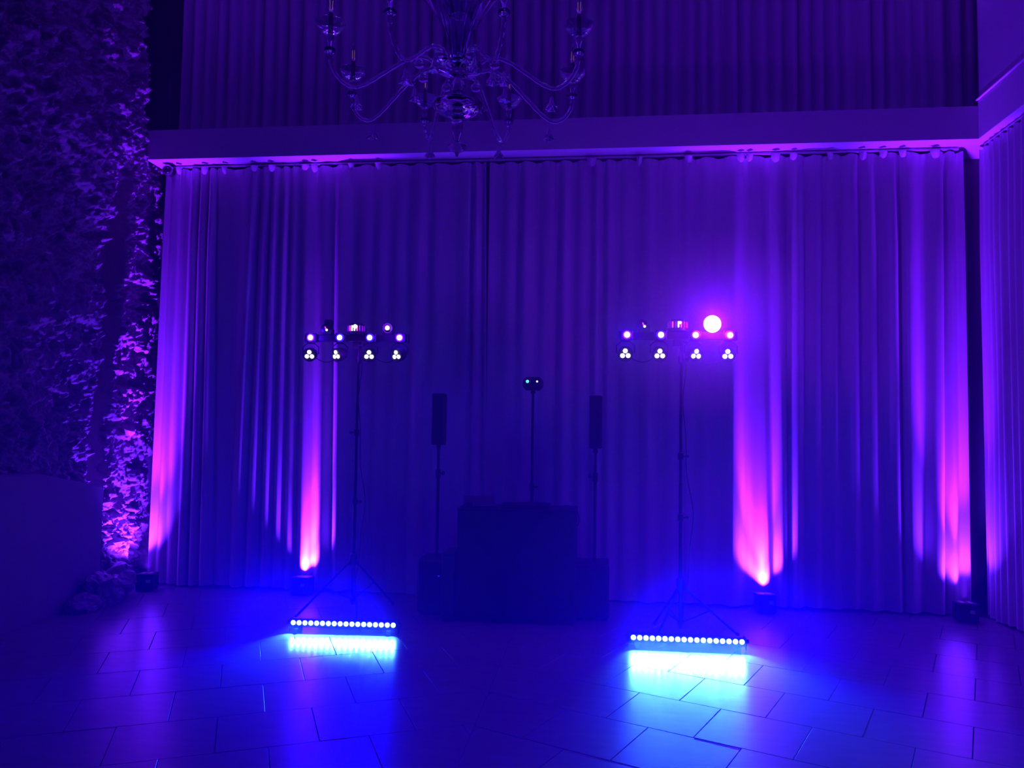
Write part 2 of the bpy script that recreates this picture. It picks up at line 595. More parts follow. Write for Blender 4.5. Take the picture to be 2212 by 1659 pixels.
# left panel
mk = [(-5.20, -5.19, .05), (-4.93, -4.90, .10), (-4.70, -4.62, .10), (-4.62, -4.42, .03), (-4.17, -4.24, .09), (-4.02, -4.06, .08), (-3.90, -3.88, .08),
      (-3.77, -3.74, .07), (-3.66, -3.60, .05), (-3.30, -3.20, .07), (-3.07, -2.99, .10), (-2.76, -2.74, .05), (-2.36, -2.34, .04), (-1.9, -1.88, .04), (-1.55, -1.53, .04)]
rt, rb, am = fill_ridges(mk, -5.31, -1.33, -5.33, -1.24, .16, .28, 4, (.035, .085))
P = curtain_points(rt, rb, am, HEM, Z0 - 0.045, -5.31, -1.33, -5.33, -1.24, 2)
P[:, :, 1] += YC
cl = grid_mesh('curtain', P, M_CLOTH)
tag(cl, 'white floor-length curtain from the rock wall to the slit in the middle of the back', 'curtain', 'floor-length curtains')
header_tabs(cl, (-5.22, -5.11, -4.78, -4.53, -4.15, -3.93, -3.51, -3.40, -2.95, -2.62), Z0 - 0.045, YC - .08, 1)
# right panel
mk = [(-1.05, -1.06, .04), (-.6, -.6, .045), (-.2, -.2, .04), (.3, .31, .04), (.82, .83, .04), (1.20, 1.20, .05), (1.50, 1.47, .11), (1.76, 1.86, .05), (2.00, 2.02, .07),
      (2.20, 2.17, .10), (2.6, 2.57, .04), (2.98, 2.98, .05), (3.22, 3.22, .08), (3.39, 3.36, .09), (3.72, 3.64, .10)]
rt, rb, am = fill_ridges(mk, -1.29, 3.98, -1.27, 3.97, .18, .32, 9, (.035, .08))
P = curtain_points(rt, rb, am, HEM, Z0 - 0.045, -1.29, 3.98, -1.27, 3.97, 3)
P[:, :, 1] += YC + 0.015
cr = grid_mesh('curtain', P, M_CLOTH)
tag(cr, 'white floor-length curtain from the slit in the middle to the right-hand corner', 'curtain', 'floor-length curtains')
header_tabs(cr, (-.1, .45, 1.0, 1.58, 1.68, 1.96, 2.16, 2.55, 2.9, 3.12, 3.32, 3.66), Z0 - 0.045, YC - .065, 2)
# curtain on the right wall: folds hang in the plane x = XC
n = 44
rs = random.Random(12)
rid = sorted([i * (5.6 / n) + rs.uniform(-.02, .02) for i in range(n + 1)])
am = [rs.uniform(.035, .065) for _ in rid]
P = curtain_points(rid, [r * 1.0 + rs.uniform(-.01, .01) for r in rid], am, HEM, Z0 - .045, 0.0, 5.6, 0.0, 5.6, 6)
Q = P.copy()
Q[:, :, 0] = XC + P[:, :, 1]
Q[:, :, 1] = 8.90 - P[:, :, 0]
cw = grid_mesh('curtain', Q, M_CLOTH)
tag(cw, 'white curtain in narrow folds along the right-hand wall', 'curtain')
# upper curtain behind the beam
mk = []
rt, rb, am = fill_ridges(mk, -5.28, 4.5, -5.28, 4.5, .15, .24, 21, (.05, .11))
P = curtain_points(rt, rb, am, Z1 + 0.01, ZC - 0.02, -5.28, 4.5, -5.28, 4.5, 8, step=.006, nzr=14, header=False, hem=0)
P[:, :, 1] += 9.15
cu = grid_mesh('curtain', P, M_CLOTH_UP)
tag(cu, 'dim upper curtain of fine folds standing above the long white beam', 'curtain')

# curtain rail under the soffit
rail = thing('curtain_rail', 'thin white curtain rail under the back beam', 'curtain rail', (0, YC, Z0))
MB().box(((-5.28 + 3.93) / 2, -0.01, -0.022), (9.21, 0.03, 0.022), .003).build('track', M_RAIL, rail)
for i in range(24):
    MB().box((-5.2 + i * 9.05 / 23, -0.005, -0.007), (.03, .02, .014), .003).build('bracket', M_RAIL, rail)
rail2 = thing('curtain_rail', 'thin white curtain rail under the right-hand beam', 'curtain rail', (XC, 0, Z0))
MB().box((0, 6.0, -0.022), (0.03, 5.6, 0.022), .003).build('track', M_RAIL, rail2)
for i in range(13):
    MB().box((0, 3.3 + i * .45, -0.007), (.02, .03, .014), .003).build('bracket', M_RAIL, rail2)

# round fitting at the left end of the beam's underside
sf = thing('spot_camera', 'small round black fitting with a bright rim under the left end of the beam', 'camera', (-5.24, YC - .03, Z0))
MB().cyl((0, 0, 0), (0, 0, -.05), .022, 14).build('mount', M_BLACK, sf, True)
MB().lathe([(.04, .08), (.056, .06), (.058, -.04), (.05, -.06)], (0, -.03, -.085), 20, (0, -1, 0)).build('housing', M_BLACK, sf, True)
MB().lathe([(.058, -.012), (.064, -.012), (.066, 0), (.064, .012), (.050, .012), (.048, 0)], (0, -.085, -.085), 24, (0, -1, 0)).build('rim', M_CHROME, sf, True)
MB().ball((0, -.085, -.085), .036).build('lens', M_BLACKM, sf, True)

# ------------------------------------------------------------------ uplights along the curtain
def uplight(x, y, rz, power, label, aim=(0.0, 0.22), size=28, off=.03, spill=0.0, gain=.10):
    t = thing('uplight', label, 'uplight', (x, y, 0), rz, 'uplights along the curtain')
    s, h = .20, .205
    b = MB()
    hs = s / 2
    # wedge body: top slopes up to the back, bevelled
    pts = []
    for sx in (-1, 1):
        for k in (0, .008):
            pts += [(sx * (hs - k), -hs + .008 - k, .018), (sx * (hs - k), hs - .008 + k, .018),
                    (sx * (hs - k), -hs + .008 - k, h - .008), (sx * (hs - k), hs - .008 + k, h - .02)]
        pts += [(sx * (hs - .01), -hs + .01, h), (sx * (hs - .01), hs - .01, h - .012)]
    b.hull([Vector(p) for p in pts])
    b.build('housing', M_BLACK, t)
    for sx in (-1, 1):
        for sy in (-1, 1):
            MB().cyl((sx * .075, sy * .075, 0), (sx * .075, sy * .075, .02), .014, 10).build('rubber_foot', M_RUBBER, t)
    MB().box((0.04, -hs - .001, .118), (.045, .006, .035), .002).build('control_panel', M_PANEL, t)
    for sx in (-1, 1):
        MB().box((sx * (hs + .006), 0, .13), (.012, .05, .08), .003).build('handle', M_BLACKM, t)
    for sx in (-1, 1):
        for sy in (-1, 1):
            MB().lathe([(.018, 0), (.024, .004), (.022, .010), (.008, .013)], (sx * .038, .0 + sy * .038, h - .016 - sy * .003), 12).build('lens', M_UPLENS, t, True)
    lamp('uplight_beam', 'SPOT', (0, off, h + .02), power, PURPLE, t, (aim[0], off + aim[1], h + 1.0),
         spot_size=math.radians(size), spot_blend=1.0, shadow_soft_size=.03)
    lamp('uplight_spill', 'SPOT', (0, off, h + .02), power * gain, PURPLE_DIM, t, (spill, off + .15, h + 1.0),
         spot_size=math.radians(95), spot_blend=1.0, shadow_soft_size=.03)
    return t

uplight(-5.17, 8.62, .25, UP_POWER[0], 'black battery uplight in the corner by the rock wall', (-.02, .06), spill=-.40, gain=.2)
uplight(-3.35, 8.74, -.05, UP_POWER[1], 'black battery uplight behind the left light stand', (0.02, .10), off=.085, gain=.2)
uplight(1.80, 8.74, .05, UP_POWER[2], 'black battery uplight behind the right floor light bar', (-.03, .10), off=.085, gain=.2)
uplight(3.80, 8.66, -.15, UP_POWER[3], 'black battery uplight in the right-hand curtain corner', (-.02, .06))

# ------------------------------------------------------------------ LED bars on the floor
def led_bar(x, y, rz, gain, aim, dip, label):
    t = thing('led_bar', label, 'light bar', (x, y, 0), rz, 'LED bars on the floor')
    L = .99
    MB().box((0, 0, .085), (L, .065, .075), .006).build('housing', M_BLACK, t)
    for k in range(9):
        MB().box((-.44 + k * .11, .037, .085), (.05, .012, .06), .002).build('cooling_fin', M_BLACKM, t)
    for sx in (-1, 1):
        MB().box((sx * (L / 2 + .007), 0, .085), (.014, .08, .09), .004).build('end_cap', M_BLACK, t)
        br = MB().box((sx * (L / 2 + .018), 0, .05), (.006, .05, .09), .002).build('bracket', M_BLACKM, t)
        MB().cyl((sx * (L / 2 + .018), 0, .085), (sx * (L / 2 + .042), 0, .085), .018, 12).build('knob', M_BLACK, br, True)
        MB().box((sx * (L / 2 - .06), -.01, .024), (.04, .16, .048), .004).build('foot', M_BLACKM, t)
    for k in range(18):
        px = -.47 + k * (.94 / 17)
        le = MB().lathe([(.024, 0), (.0262, .006), (.0245, .012)], (px, -.032, .09), 14, (0, -1, 0)).build('lens_ring', M_BLACKM, t, True)
        MB().lathe([(.0235, 0), (.0235, .004), (.014, .010), (.003, .013)], (px, -.043, .09), 14, (0, -1, 0)).build('led', M_BARLED, le, True)
        lamp('led_beam', 'SPOT', (px, -.06, .09), 15.0 * gain, BAR_CYAN, t, (px + aim * .5, -.06 - 1, .09 - dip),
             spot_size=math.radians(76), spot_blend=.5, shadow_soft_size=.015)
    for px in (-.25, .25):
        lamp('led_wash', 'SPOT', (px, -.07, .10), 570 * gain, BAR_BLUE, t, (px + aim, -.07 - 1, .10),
             spot_size=math.radians(88), spot_blend=.5, shadow_soft_size=.02)
    lamp('led_spill', 'POINT', (0, -.02, .20), 4 * gain, BAR_BLUE, t, shadow_soft_size=.05)
    return t

led_bar(-2.342, 7.19, .062, BAR_POWER[0], -.25, .75, 'blue-lit LED bar on the floor below the left light stand')
led_bar(.798, 7.16, .006, BAR_POWER[1], .28, .45, 'brighter blue-white LED bar on the floor below the right light stand')

# ------------------------------------------------------------------ light bars on tripod stands
def tripod(x, y, top, hub, knobs, foot_dirs, label, cable=False, rz=0):
    t = thing('tripod_stand', label, 'light stand', (x, y, 0), rz, 'tripod stands of the light bars')
    MB().tube([(0, 0, .10), (0, 0, top * .52)], .0175, 14).build('lower_tube', M_BLACKM, t, True)
    MB().tube([(0, 0, top * .5), (0, 0, top * .78)], .0145, 14).build('middle_tube', M_BLACKM, t, True)
    MB().tube([(0, 0, top * .76), (0, 0, top)], .0125, 14).build('upper_tube', M_BLACKM, t, True)
    for z, s in knobs:
        c = MB().lathe([(.022, -.035), (.027, -.03), (.027, .03), (.022, .035)], (0, 0, z), 14).build('collar', M_BLACK, t, True)
        MB().tube([(0, 0, z), (s * .05, -.005, z)], .007, 8).ball((s * .06, -.005, z), .017).build('knob', M_BLACK, c, True)
    MB().lathe([(.02, -.06), (.036, -.055), (.038, .05), (.026, .06)], (0, 0, hub), 16).build('hub', M_BLACK, t, True)
    MB().lathe([(.018, -.03), (.03, -.025), (.03, .025), (.018, .03)], (0, 0, .16), 14).build('lower_hub', M_BLACK, t, True)
    for fx, fy in foot_dirs:
        lg = MB().tube([(fx * .05, fy * .05, hub - .02), (fx, fy, .018)], .012, 10).build('leg', M_BLACKM, t, True)
        MB().ball((fx, fy, .018), .018).build('rubber_foot', M_RUBBER, lg, True)
        mid = (fx * .5, fy * .5, hub * .5)
        MB().tube([(fx * .04, fy * .04, .16), mid], .008, 8).build('brace', M_BLACKM, lg, True)
    if cable:
        pts = []
        for i in range(40):
            s = i / 39
            pts.append((.03 + .10 * math.sin(PI * min(1, s * 1.1)) * (s > .35) * (s - .35) * 3 + .014 * math.sin(s * 23), -.02, top - .05 - s * (top - .25)))
        MB().tube(pts, .004, 6).build('cable', M_RUBBER, t, True)
    return t

def par_head(parent, x, z, tilt, led, yaw_=0.0, r=.072):
    """round wash head hanging from a yoke, three LEDs in its face"""
    y = -.035
    yk = MB().tube([(x - r - .012, y, z), (x - r - .012, y, z + .075), (x - r * .5, y, z + .115), (x + r * .5, y, z + .115), (x + r + .012, y, z + .075), (x + r + .012, y, z)], .006, 8)
    yk.build('yoke', M_BLACKM, parent, True)
    ax = Vector((math.sin(yaw_), -math.cos(yaw_) * math.cos(tilt), -math.sin(tilt)))
    c = Vector((x, y, z))
    hd = MB().lathe([(.03, -.07), (.055, -.06), (r - .004, -.02), (r, .035), (r, .055), (r - .008, .055), (r - .01, .045)], c, 22, ax).build('wash_head', M_BLACK, parent, True)
    up = Vector((0, 0, 1)); up = (up - ax * up.dot(ax)).normalized(); sd = ax.cross(up)
    for k in range(3):
        an = PI / 2 + k * 2 * PI / 3
        p = c + ax * .048 + up * (math.sin(an) * .030) + sd * (math.cos(an) * .030)
        MB().lathe([(.020, 0), (.0225, .006), (.017, .012), (.004, .015)], p, 14, ax).build('led', led, hd, True)
    return hd

def gig_bar(x, y, z, rz, label, big):
    """T-bar carrying four wash heads, four front lamps and three effects on top; z is the bar's centre"""
    t = thing('effect_light_bar', label, 'stage light', (x, y, z), rz, 'light bars on the tripod stands')
    MB().box((0, 0, 0), (1.08, .075, .075), .008).build('bar_housing', M_BLACK, t)
    for sx in (-1, 1):
        MB().box((sx * .546, 0, 0), (.016, .085, .085), .005).build('end_cap', M_BLACKM, t)
    cl = MB().box((0, .0, -.07), (.07, .07, .07), .006).build('clamp', M_BLACKM, t)
    MB().tube([(.03, -.02, -.07), (.075, -.02, -.07)], .006, 8).ball((.082, -.02, -.07), .017).build('knob', M_BLACK, cl, True)
    xs = (-.475, -.16, .16, .475)
    for px in xs:
        pod = MB().box((px, -.052, 0), (.115, .04, .095), .008).build('front_lamp', M_BLACK, t)
        MB().lathe([(.044, 0), (.046, .005), (.040, .012)], (px, -.072, 0), 20, (0, -1, 0)).build('lens', M_BLUELENS, pod, True)
        MB().lathe([(.026, 0), (.028, .006), (.020, .014), (.004, .018)], (px, -.083, 0), 16, (0, -1, 0)).build('led', M_LED, pod, True)
    for k, px in enumerate(xs):
        tw = (.1, -.5, .15, -.4)[k] if not big else (-.1, .0, .3, -.2)[k]
        par_head(t, px - .01, -.17, .25, M_LED, tw)
    # left effect: black moving laser head on a post
    ef = MB().box((-.31, 0, .065), (.10, .08, .06), .006).build('effect_base', M_BLACK, t)
    if not big:
        MB().box((-.305, -.01, .165), (.075, .08, .06), .008).build('effect_head', M_BLACK, t)
        MB().box((-.285, .02, .12), (.02, .03, .10), .003).build('effect_arm', M_BLACKM, t)
    MB().lathe([(.045, -.04), (.05, 0), (.047, .03), (.03, .036)], (-.33, -.02, .105), 18, (0, -1, -.2)).build('effect_lens', M_BLACKM, t, True)
    MB().tube([(-.328, -.062, .118), (-.322, -.064, .098), (-.312, -.066, .086)], [.005, .006, .004], 8).build('lens_glint', M_PINK, t, True)  # glowing strip put on the lens as a painted glint
    MB().ball((-.31, -.064, .082), .012).build('led', M_LED, t, True)
    # centre effect: derby with upright bar lenses
    dc = MB().lathe([(.03, -.045), (.085, -.04), (.095, .0), (.085, .04), (.03, .045)], (0, -.0, .085), 20, (0, 0, 1)).build('derby_housing', M_BLACK, t, True)
    for k in range(9):
        an = (-64 + k * 16) * PI / 180
        p = (math.sin(an) * .098, -math.cos(an) * .098, .098)
        m_ = M_VIOLET
        if k == 4 or (k == 3 and not big):
            m_ = M_LED
        elif k in (2, 5):
            m_ = M_PINK
        MB().box(p, (.014, .010, .058), .003, Matrix.Rotation(an, 3, 'Z')).build('bar_lens', m_, dc)
    MB().ball((.012, -.115, .112), .022 if not big else .014).build('led', M_LED, t, True)
    MB().box((0, -.0, .142), (.12, .12, .02), .005).build('derby_cap', M_BLACK, t)
    # right effect
    MB().box((.33, 0, .062), (.10, .08, .05), .006).build('effect_base', M_BLACK, t)
    rh = MB().lathe([(.03, -.06), (.052, -.05), (.056, .02), (.052, .035), (.044, .03)], (.335, -.01, .105), 20, (0, -1, 0)).build('round_head', M_BLACK, t, True)
    if big:
        MB().lathe([(.060, 0), (.082, .012), (.064, .034), (.01, .044)], (.318, -.045, .108), 20, (0, -1, 0)).build('beam_lens', M_BEAM, rh, True)  # lens made oversize to take in the glare around it
        lamp('beam_lamp', 'SPOT', (.318, -.10, .108), 220, (.10, 0.0, 1.0), t, (.05, -7.0, -.7), spot_size=math.radians(120), spot_blend=1, shadow_soft_size=.05)
        lamp('beam_glow', 'POINT', (.318, -.14, .108), 60, (.24, .002, 1.0), t, shadow_soft_size=.05)
    else:
        MB().lathe([(.020, 0), (.024, .008), (.016, .018), (.004, .022)], (.335, -.045, .105), 16, (0, -1, 0)).build('led', M_LED, rh, True)
        lamp('head_glow', 'POINT', (.335, -.09, .105), 1.2, (.25, .0, 1.0), t, shadow_soft_size=.02)
    for px in (-.475, .475):
        lamp('lamp_glow', 'POINT', (px, -.13, 0), 9, (.05, .0, 1.0), t, shadow_soft_size=.03)
    lamp('wash_glow', 'POINT', (0, -.14, -.17), 3.0, (.16, .0, 1.0), t, shadow_soft_size=.05)
    # hanging signal cables between the wash heads
    for a, b in ((-.45, -.20), (.19, .44)):
        pts = [(a + (b - a) * s / 12, .0, -.20 - .05 * math.sin(PI * s / 12)) for s in range(13)]
        MB().tube(pts, .004, 6).build('signal_cable', M_RUBBER, t, True)
    return t

gig_bar(-2.512, 7.887, 2.843, .0, 'light bar with small violet dots on the left tripod stand', False)
gig_bar(.738, 7.458, 2.822, .03, 'light bar with a glaring white beam on the right tripod stand', True)
tripod(-2.49, 7.887, 2.78, .56, ((2.62, 1), (1.86, -1), (1.15, 1)), ((-.50, -.24), (.22, -.52), (.30, .48)), 'black tripod stand under the left light bar', True)
tripod(.775, 7.458, 2.76, .50, ((2.6, 1), (1.69, 1), (1.12, 1)), ((.55, .19), (-.24, -.16), (-.2, .52)), 'black tripod stand under the right light bar', True)

# ------------------------------------------------------------------ column speakers on subwoofers
def column_speaker(x, y, z0, z1, label, kside, slab, sublab, led):
    w, d = .135, .16
    s = thing('column_speaker', label, 'speaker', (x, y, z0), 0, 'column speakers')
    h = z1 - z0
    MB().box((0, 0, h / 2), (w, d, h), .010).build('cabinet', M_BLACK, s)
    MB().box((0, -d / 2 - .003, h / 2), (w - .016, .010, h - .03), .004).build('grille', M_GRILLE, s)
    MB().lathe([(.024, -.05), (.024, .0)], (0, 0, 0), 14).build('pole_socket', M_BLACKM, s, True)
    sub = thing('subwoofer', sublab, 'subwoofer', (x + .03 * kside, y - .02, 0), 0, 'subwoofers')
    MB().box((0, 0, .295), (.36, .46, .53), .012).build('cabinet', M_BLACK, sub)
    MB().box((0, -.235, .30), (.33, .012, .46), .004).build('grille', M_GRILLE, sub)
    for sx in (-1, 1):
        for sy in (-1, 1):
            MB().cyl((sx * .14, sy * .18, 0), (sx * .14, sy * .18, .032), .02, 10).build('rubber_foot', M_RUBBER, sub, True)
    if led:
        MB().box((.05, -.243, .40), (.016, .006, .010), .002).build('standby_led', M_STANDBY, sub)
    p = thing('speaker_pole', slab, 'speaker pole', (x, y, .56), 0, 'speaker poles')
    MB().lathe([(.03, 0), (.03, .01), (.019, .015), (.019, 1.44 - .56)], (0, 0, 0), 14).build('lower_tube', M_BLACKM, p, True)
    MB().tube([(0, 0, .8), (0, 0, z0 - .56 - .05)], .0155, 12).build('upper_tube', M_BLACKM, p, True)
    c = MB().lathe([(.021, -.06), (.027, -.05), (.027, .03), (.021, .04)], (0, 0, 1.44 - .56), 14).build('collar', M_BLACK, p, True)
    MB().tube([(0, 0, .88), (kside * .045, -.01, .88)], .008, 8).ball((kside * .055, -.01, .88), .022).build('knob', M_BLACK, c, True)

column_speaker(-1.696, 8.249, 1.74, 2.29, 'slim black column speaker left of the central stand', 1, 'black pole under the left column speaker',
               'black subwoofer box on the floor left of the booth', True)
column_speaker(-.022, 8.249, 1.73, 2.283, 'slim black column speaker right of the central stand', -1, 'black pole under the right column speaker',
               'black subwoofer box on the floor right of the booth', False)

# ------------------------------------------------------------------ booth in the middle
bt = thing('dj_booth', 'black fabric-fronted DJ booth standing in the haze between the light bars', 'booth', (-.80, 7.80, 0))
MB().box((0, 0, .56), (1.17, .02, 1.08), .004).build('front_panel', M_SCRIM, bt)
for sx in (-1, 1):
    MB().box((sx * .585, .22, .56), (.02, .44, 1.08), .004).build('side_panel', M_SCRIM, bt)
MB().box((0, .24, 1.11), (1.20, .50, .025), .005).build('table_top', M_BLACK, bt)
for sx in (-1, 1):
    for sy in (0, 1):
        MB().box((sx * .56, .03 + sy * .38, .55), (.03, .03, 1.09), .004).build('leg', M_BLACKM, bt)
cs = thing('equipment_case', 'low black case against the left side of the booth', 'case', (-1.415, 7.90, 0))
MB().box((-.06, 0, .34), (.12, .36, .64), .008).build('body', M_BLACK, cs)
MB().box((-.06, 0, .665), (.125, .37, .03), .006).build('lid', M_BLACKM, cs)
lp = thing('laptop', 'open dark laptop at the left end of the booth top', 'laptop', (-1.20, 7.98, 1.1225), .2)
MB().box((0, 0, .010), (.33, .23, .018), .004).build('keyboard_base', M_SILVER, lp)
MB().box((0, .135, .06), (.33, .010, .10), .003, Matrix.Rotation(-.9, 3, 'X')).build('screen', M_SILVER, lp)
st = thing('laptop_stand', 'small dark wedge at the front left corner of the booth top', 'stand', (-1.33, 7.86, 1.1225))
MB().hull([Vector(p) for p in [(-.05, -.06, 0), (.07, -.06, 0), (-.05, .06, 0), (.07, .06, 0), (.02, -.05, .05), (.065, -.05, .055), (.02, .05, .05), (.065, .05, .055)]]).build('wedge', M_BLACK, st)
ct = thing('dj_controller', 'flat black mixing controller in the middle of the booth top', 'controller', (-.72, 7.98, 1.1225))
MB().box((0, 0, .022), (.50, .28, .04), .006).build('body', M_BLACK, ct)
for sx in (-1, 1):
    MB().lathe([(.07, 0), (.075, .004), (.072, .012), (.01, .013)], (sx * .15, .0, .042), 24).build('jog_wheel', M_BLACKM, ct, True)
for k in range(4):
    MB().cyl((-.045 + k * .03, .06, .042), (-.045 + k * .03, .06, .058), .008, 10).build('knob', M_BLACKM, ct, True)
hp = []
for i in range(26):
    a = PI * i / 25
    hp.append((-.29 + .13 * math.cos(PI - a), 7.80, 1.05 + .13 * math.sin(a)))
hp2 = [(x + .02, y - .03, z - .04) for x, y, z in hp]
o = MB().tube([(-.42, 7.83, 1.135)] + [(-.40 + .20 * s / 14, 7.80, 1.135 + .035 * math.sin(PI * s / 14)) for s in range(15)] +
              [(-.19 + .015 * math.sin(s * .5), 7.80 - .03, 1.10 - .02 * s) for s in range(7)], .006, 8).build('cable', M_RUBBER, smooth=True)
tag(o, 'thick black cable looping over the right end of the booth', 'cable')

# central effect light on a tall pole behind the booth
cp = thing('light_pole', 'thin black pole behind the booth, under the two-lens effect light', 'light stand', (-.705, 8.45, 0))
MB().tube([(0, 0, .08), (0, 0, 1.3)], .0175, 14).build('lower_tube', M_BLACKM, cp, True)
MB().tube([(0, 0, 1.28), (0, 0, 2.33)], .0145, 14).build('upper_tube', M_BLACKM, cp, True)
c = MB().lathe([(.02, -.05), (.027, -.04), (.027, .03), (.02, .04)], (0, 0, 1.30), 14).build('collar', M_BLACK, cp, True)
MB().tube([(0, 0, 1.30), (.04, 0, 1.30)], .007, 8).ball((.05, 0, 1.30), .016).build('knob', M_BLACK, c, True)
for a in (30, 150, 270):
    fx, fy = .36 * math.cos(math.radians(a)), .36 * math.sin(math.radians(a))
    MB().tube([(fx * .08, fy * .08, .50), (fx, fy, .015)], .011, 8).build('leg', M_BLACKM, cp, True)
MB().lathe([(.02, -.05), (.033, -.045), (.033, .04), (.02, .05)], (0, 0, .50), 14).build('hub', M_BLACK, cp, True)
ce = thing('twin_lens_light', 'black rounded effect light with two glowing lenses on the central pole', 'stage light', (-.705, 8.45, 2.33))
MB().box((0, -.02, .085), (.215, .16, .145), .035).build('housing', M_BLACK, ce)
MB().lathe([(.03, 0), (.024, .03), (.03, .035)], (0, 0, -.02), 14).build('mount', M_BLACKM, ce, True)
for px, m_, r in ((-.052, M_CYAN, .017), (.052, M_LED, .010)):
    l = MB().lathe([(.035, 0), (.038, .006), (.030, .012)], (px, -.10, .10), 18, (0, -1, 0)).build('lens', M_BLACKM, ce, True)
    MB().ball((px, -.116, .105), r, 10).build('led', m_, l, True)

# ------------------------------------------------------------------ glass chandelier
def catmull(pts, n=6):
    out = []
    P_ = [Vector(p) for p in pts]
    P_ = [2 * P_[0] - P_[1]] + P_ + [2 * P_[-1] - P_[-2]]
    for i in range(1, len(P_) - 2):
        for k in range(n):
            t = k / n
            a, b, c, d = P_[i - 1], P_[i], P_[i + 1], P_[i + 2]
            out.append(.5 * ((2 * b) + (-a + c) * t + (2 * a - 5 * b + 4 * c - d) * t * t + (-a + 3 * b - 3 * c + d) * t ** 3))
    out.append(P_[-2])
    return out

ch = thing('chandelier', 'clear glass chandelier with curved arms and candle bulbs hanging in front of the beam', 'chandelier', (-.85, 4.50, 0))
R = .76
ZD = 4.165
# centre column, bowl and finial
MB().lathe([(.006, 3.54), (.012, 3.56), (.05, 3.585), (.058, 3.60), (.03, 3.615), (.016, 3.63), (.024, 3.66), (.034, 3.70), (.036, 3.745), (.03, 3.77)],
           n=20).build('finial', M_GLASS, ch, True)
MB().lathe([(.03, 3.77), (.06, 3.785), (.115, 3.81), (.145, 3.845), (.148, 3.86), (.138, 3.862), (.10, 3.845), (.05, 3.835), (.025, 3.84), (.006, 3.93)],
           n=32, wave=lambda i, k: 1 + .02 * math.cos(8 * 2 * PI * k / 32)).build('bowl', M_GLASS, ch, True)
MB().lathe([(.02, 3.84), (.018, 3.90), (.032, 3.94), (.045, 3.97), (.03, 4.0), (.022, 4.02), (.08, 4.05), (.14, 4.075), (.145, 4.095), (.11, 4.11), (.05, 4.12), (.03, 4.14)],
           n=28).build('hub', M_GLASS, ch, True)
MB().lathe([(.03, 4.14), (.05, 4.22), (.085, 4.34), (.10, 4.46), (.085, 4.58), (.05, 4.68), (.04, 4.8), (.05, 4.9), (.03, 5.0), (.02, 5.2)],
           n=28, wave=lambda i, k: 1 + .04 * math.cos(10 * 2 * PI * k / 28 + i * .4)).build('vase', M_GLASS_THIN, ch, True)
MB().tube([(0, 0, 5.15), (0, 0, ZC - .05)], .008, 8).build('suspension_rod', M_CHROME, ch, True)
MB().lathe([(.02, -.09), (.07, -.05), (.08, 0)], (0, 0, ZC), 20).build('ceiling_rose', M_CHROME, ch, True)

def leaf_mesh(l0, l1, wide, curl, n=9):
    """blade rising from the hub and curling outward, in its own radial plane; returns MB"""
    m = MB()
    vs, fs = [], []
    for i in range(n):
        s = i / (n - 1)
        rho = l0[0] + (l1[0] - l0[0]) * s ** 1.6
        z = l0[1] + (l1[1] - l0[1]) * s - curl * s ** 4
        w = wide * (math.sin(PI * min(1, .08 + s * .9)) ** .7)
        vs += [(rho, -w, z), (rho + w * .35, 0, z - w * .2), (rho, w, z), (rho - .008, 0, z - w * .2)]
    for i in range(n - 1):
        for k in range(4):
            k2 = (k + 1) % 4
            fs.append((i * 4 + k, i * 4 + k2, i * 4 + 4 + k2, i * 4 + 4 + k))
    fs += [(3, 2, 1, 0), tuple((n - 1) * 4 + k for k in range(4))]
    return m.add(vs, fs)

for ring, (cnt, a, b, wd, cu_, off) in enumerate(((10, (.05, 4.12), (.20, 4.62), .030, .02, 0), (14, (.04, 4.16), (.36, 4.72), .036, .06, 15), (12, (.05, 4.40), (.46, 4.98), .042, .10, 8))):
    me = leaf_mesh(a, b, wd, cu_).mesh('leaf', True)
    me.materials.append(M_GLASS_THIN)
    for k in range(cnt):
        o = bpy.data.objects.new('leaf', me)
        COL.objects.link(o)
        o.parent = ch
        o.rotation_euler = (0, 0, math.radians(off + k * 360 / cnt))

arm_prof = [(.05, 4.085), (.14, 4.085), (.22, 4.105), (.33, 4.06), (.45, 3.965), (.55, 3.885), (.63, 3.853), (.70, 3.885), (.75, 3.96), (.76, 4.04)]
def arm_at(rho):
    return np.interp(rho, [p[0] for p in arm_prof], [p[1] for p in arm_prof])
pts = catmull([(p[0], 0, p[1]) for p in arm_prof], 6)
arm_me = MB()
arm_me.tube(pts, [.0125 + .0018 * math.sin(i * 1.9) for i in range(len(pts))], 10)
arm_me = arm_me.mesh('arm', True); arm_me.materials.append(M_GLASS)
knop = MB().lathe([(.012, 4.02), (.03, 4.028), (.034, 4.04), (.03, 4.052), (.012, 4.06), (.016, 4.09), (.022, 4.12), (.016, 4.135)], (R, 0, 0), 18).mesh('knop', True); knop.materials.append(M_GLASS)
cup = MB().lathe([(.014, 4.13), (.045, 4.145), (.072, 4.175), (.084, 4.20), (.082, 4.203), (.066, 4.182), (.04, 4.16), (.013, 4.155)], (R, 0, 0), 24,
                 wave=lambda i, k: 1 + (.05 * math.cos(6 * 2 * PI * k / 24) if i in (3, 4) else 0)).mesh('drip_cup', True); cup.materials.append(M_GLASS)
cand = MB().lathe([(.013, 4.15), (.013, 4.255), (.010, 4.26)], (R, 0, 0), 12).mesh('candle', True); cand.materials.append(M_CANDLE)
bulb = MB().lathe([(.010, 4.26), (.016, 4.275), (.0185, 4.30), (.014, 4.335), (.006, 4.37), (.001, 4.385)], (R, 0, 0), 14).mesh('bulb', True); bulb.materials.append(M_BULB)
fil = MB()
for s in (-.005, .005):
    fil.tube([(R + s, 0, 4.275), (R + s * 1.2, 0, 4.33)], .0012, 5)
fil = fil.mesh('filament'); fil.materials.append(M_FILAMENT)
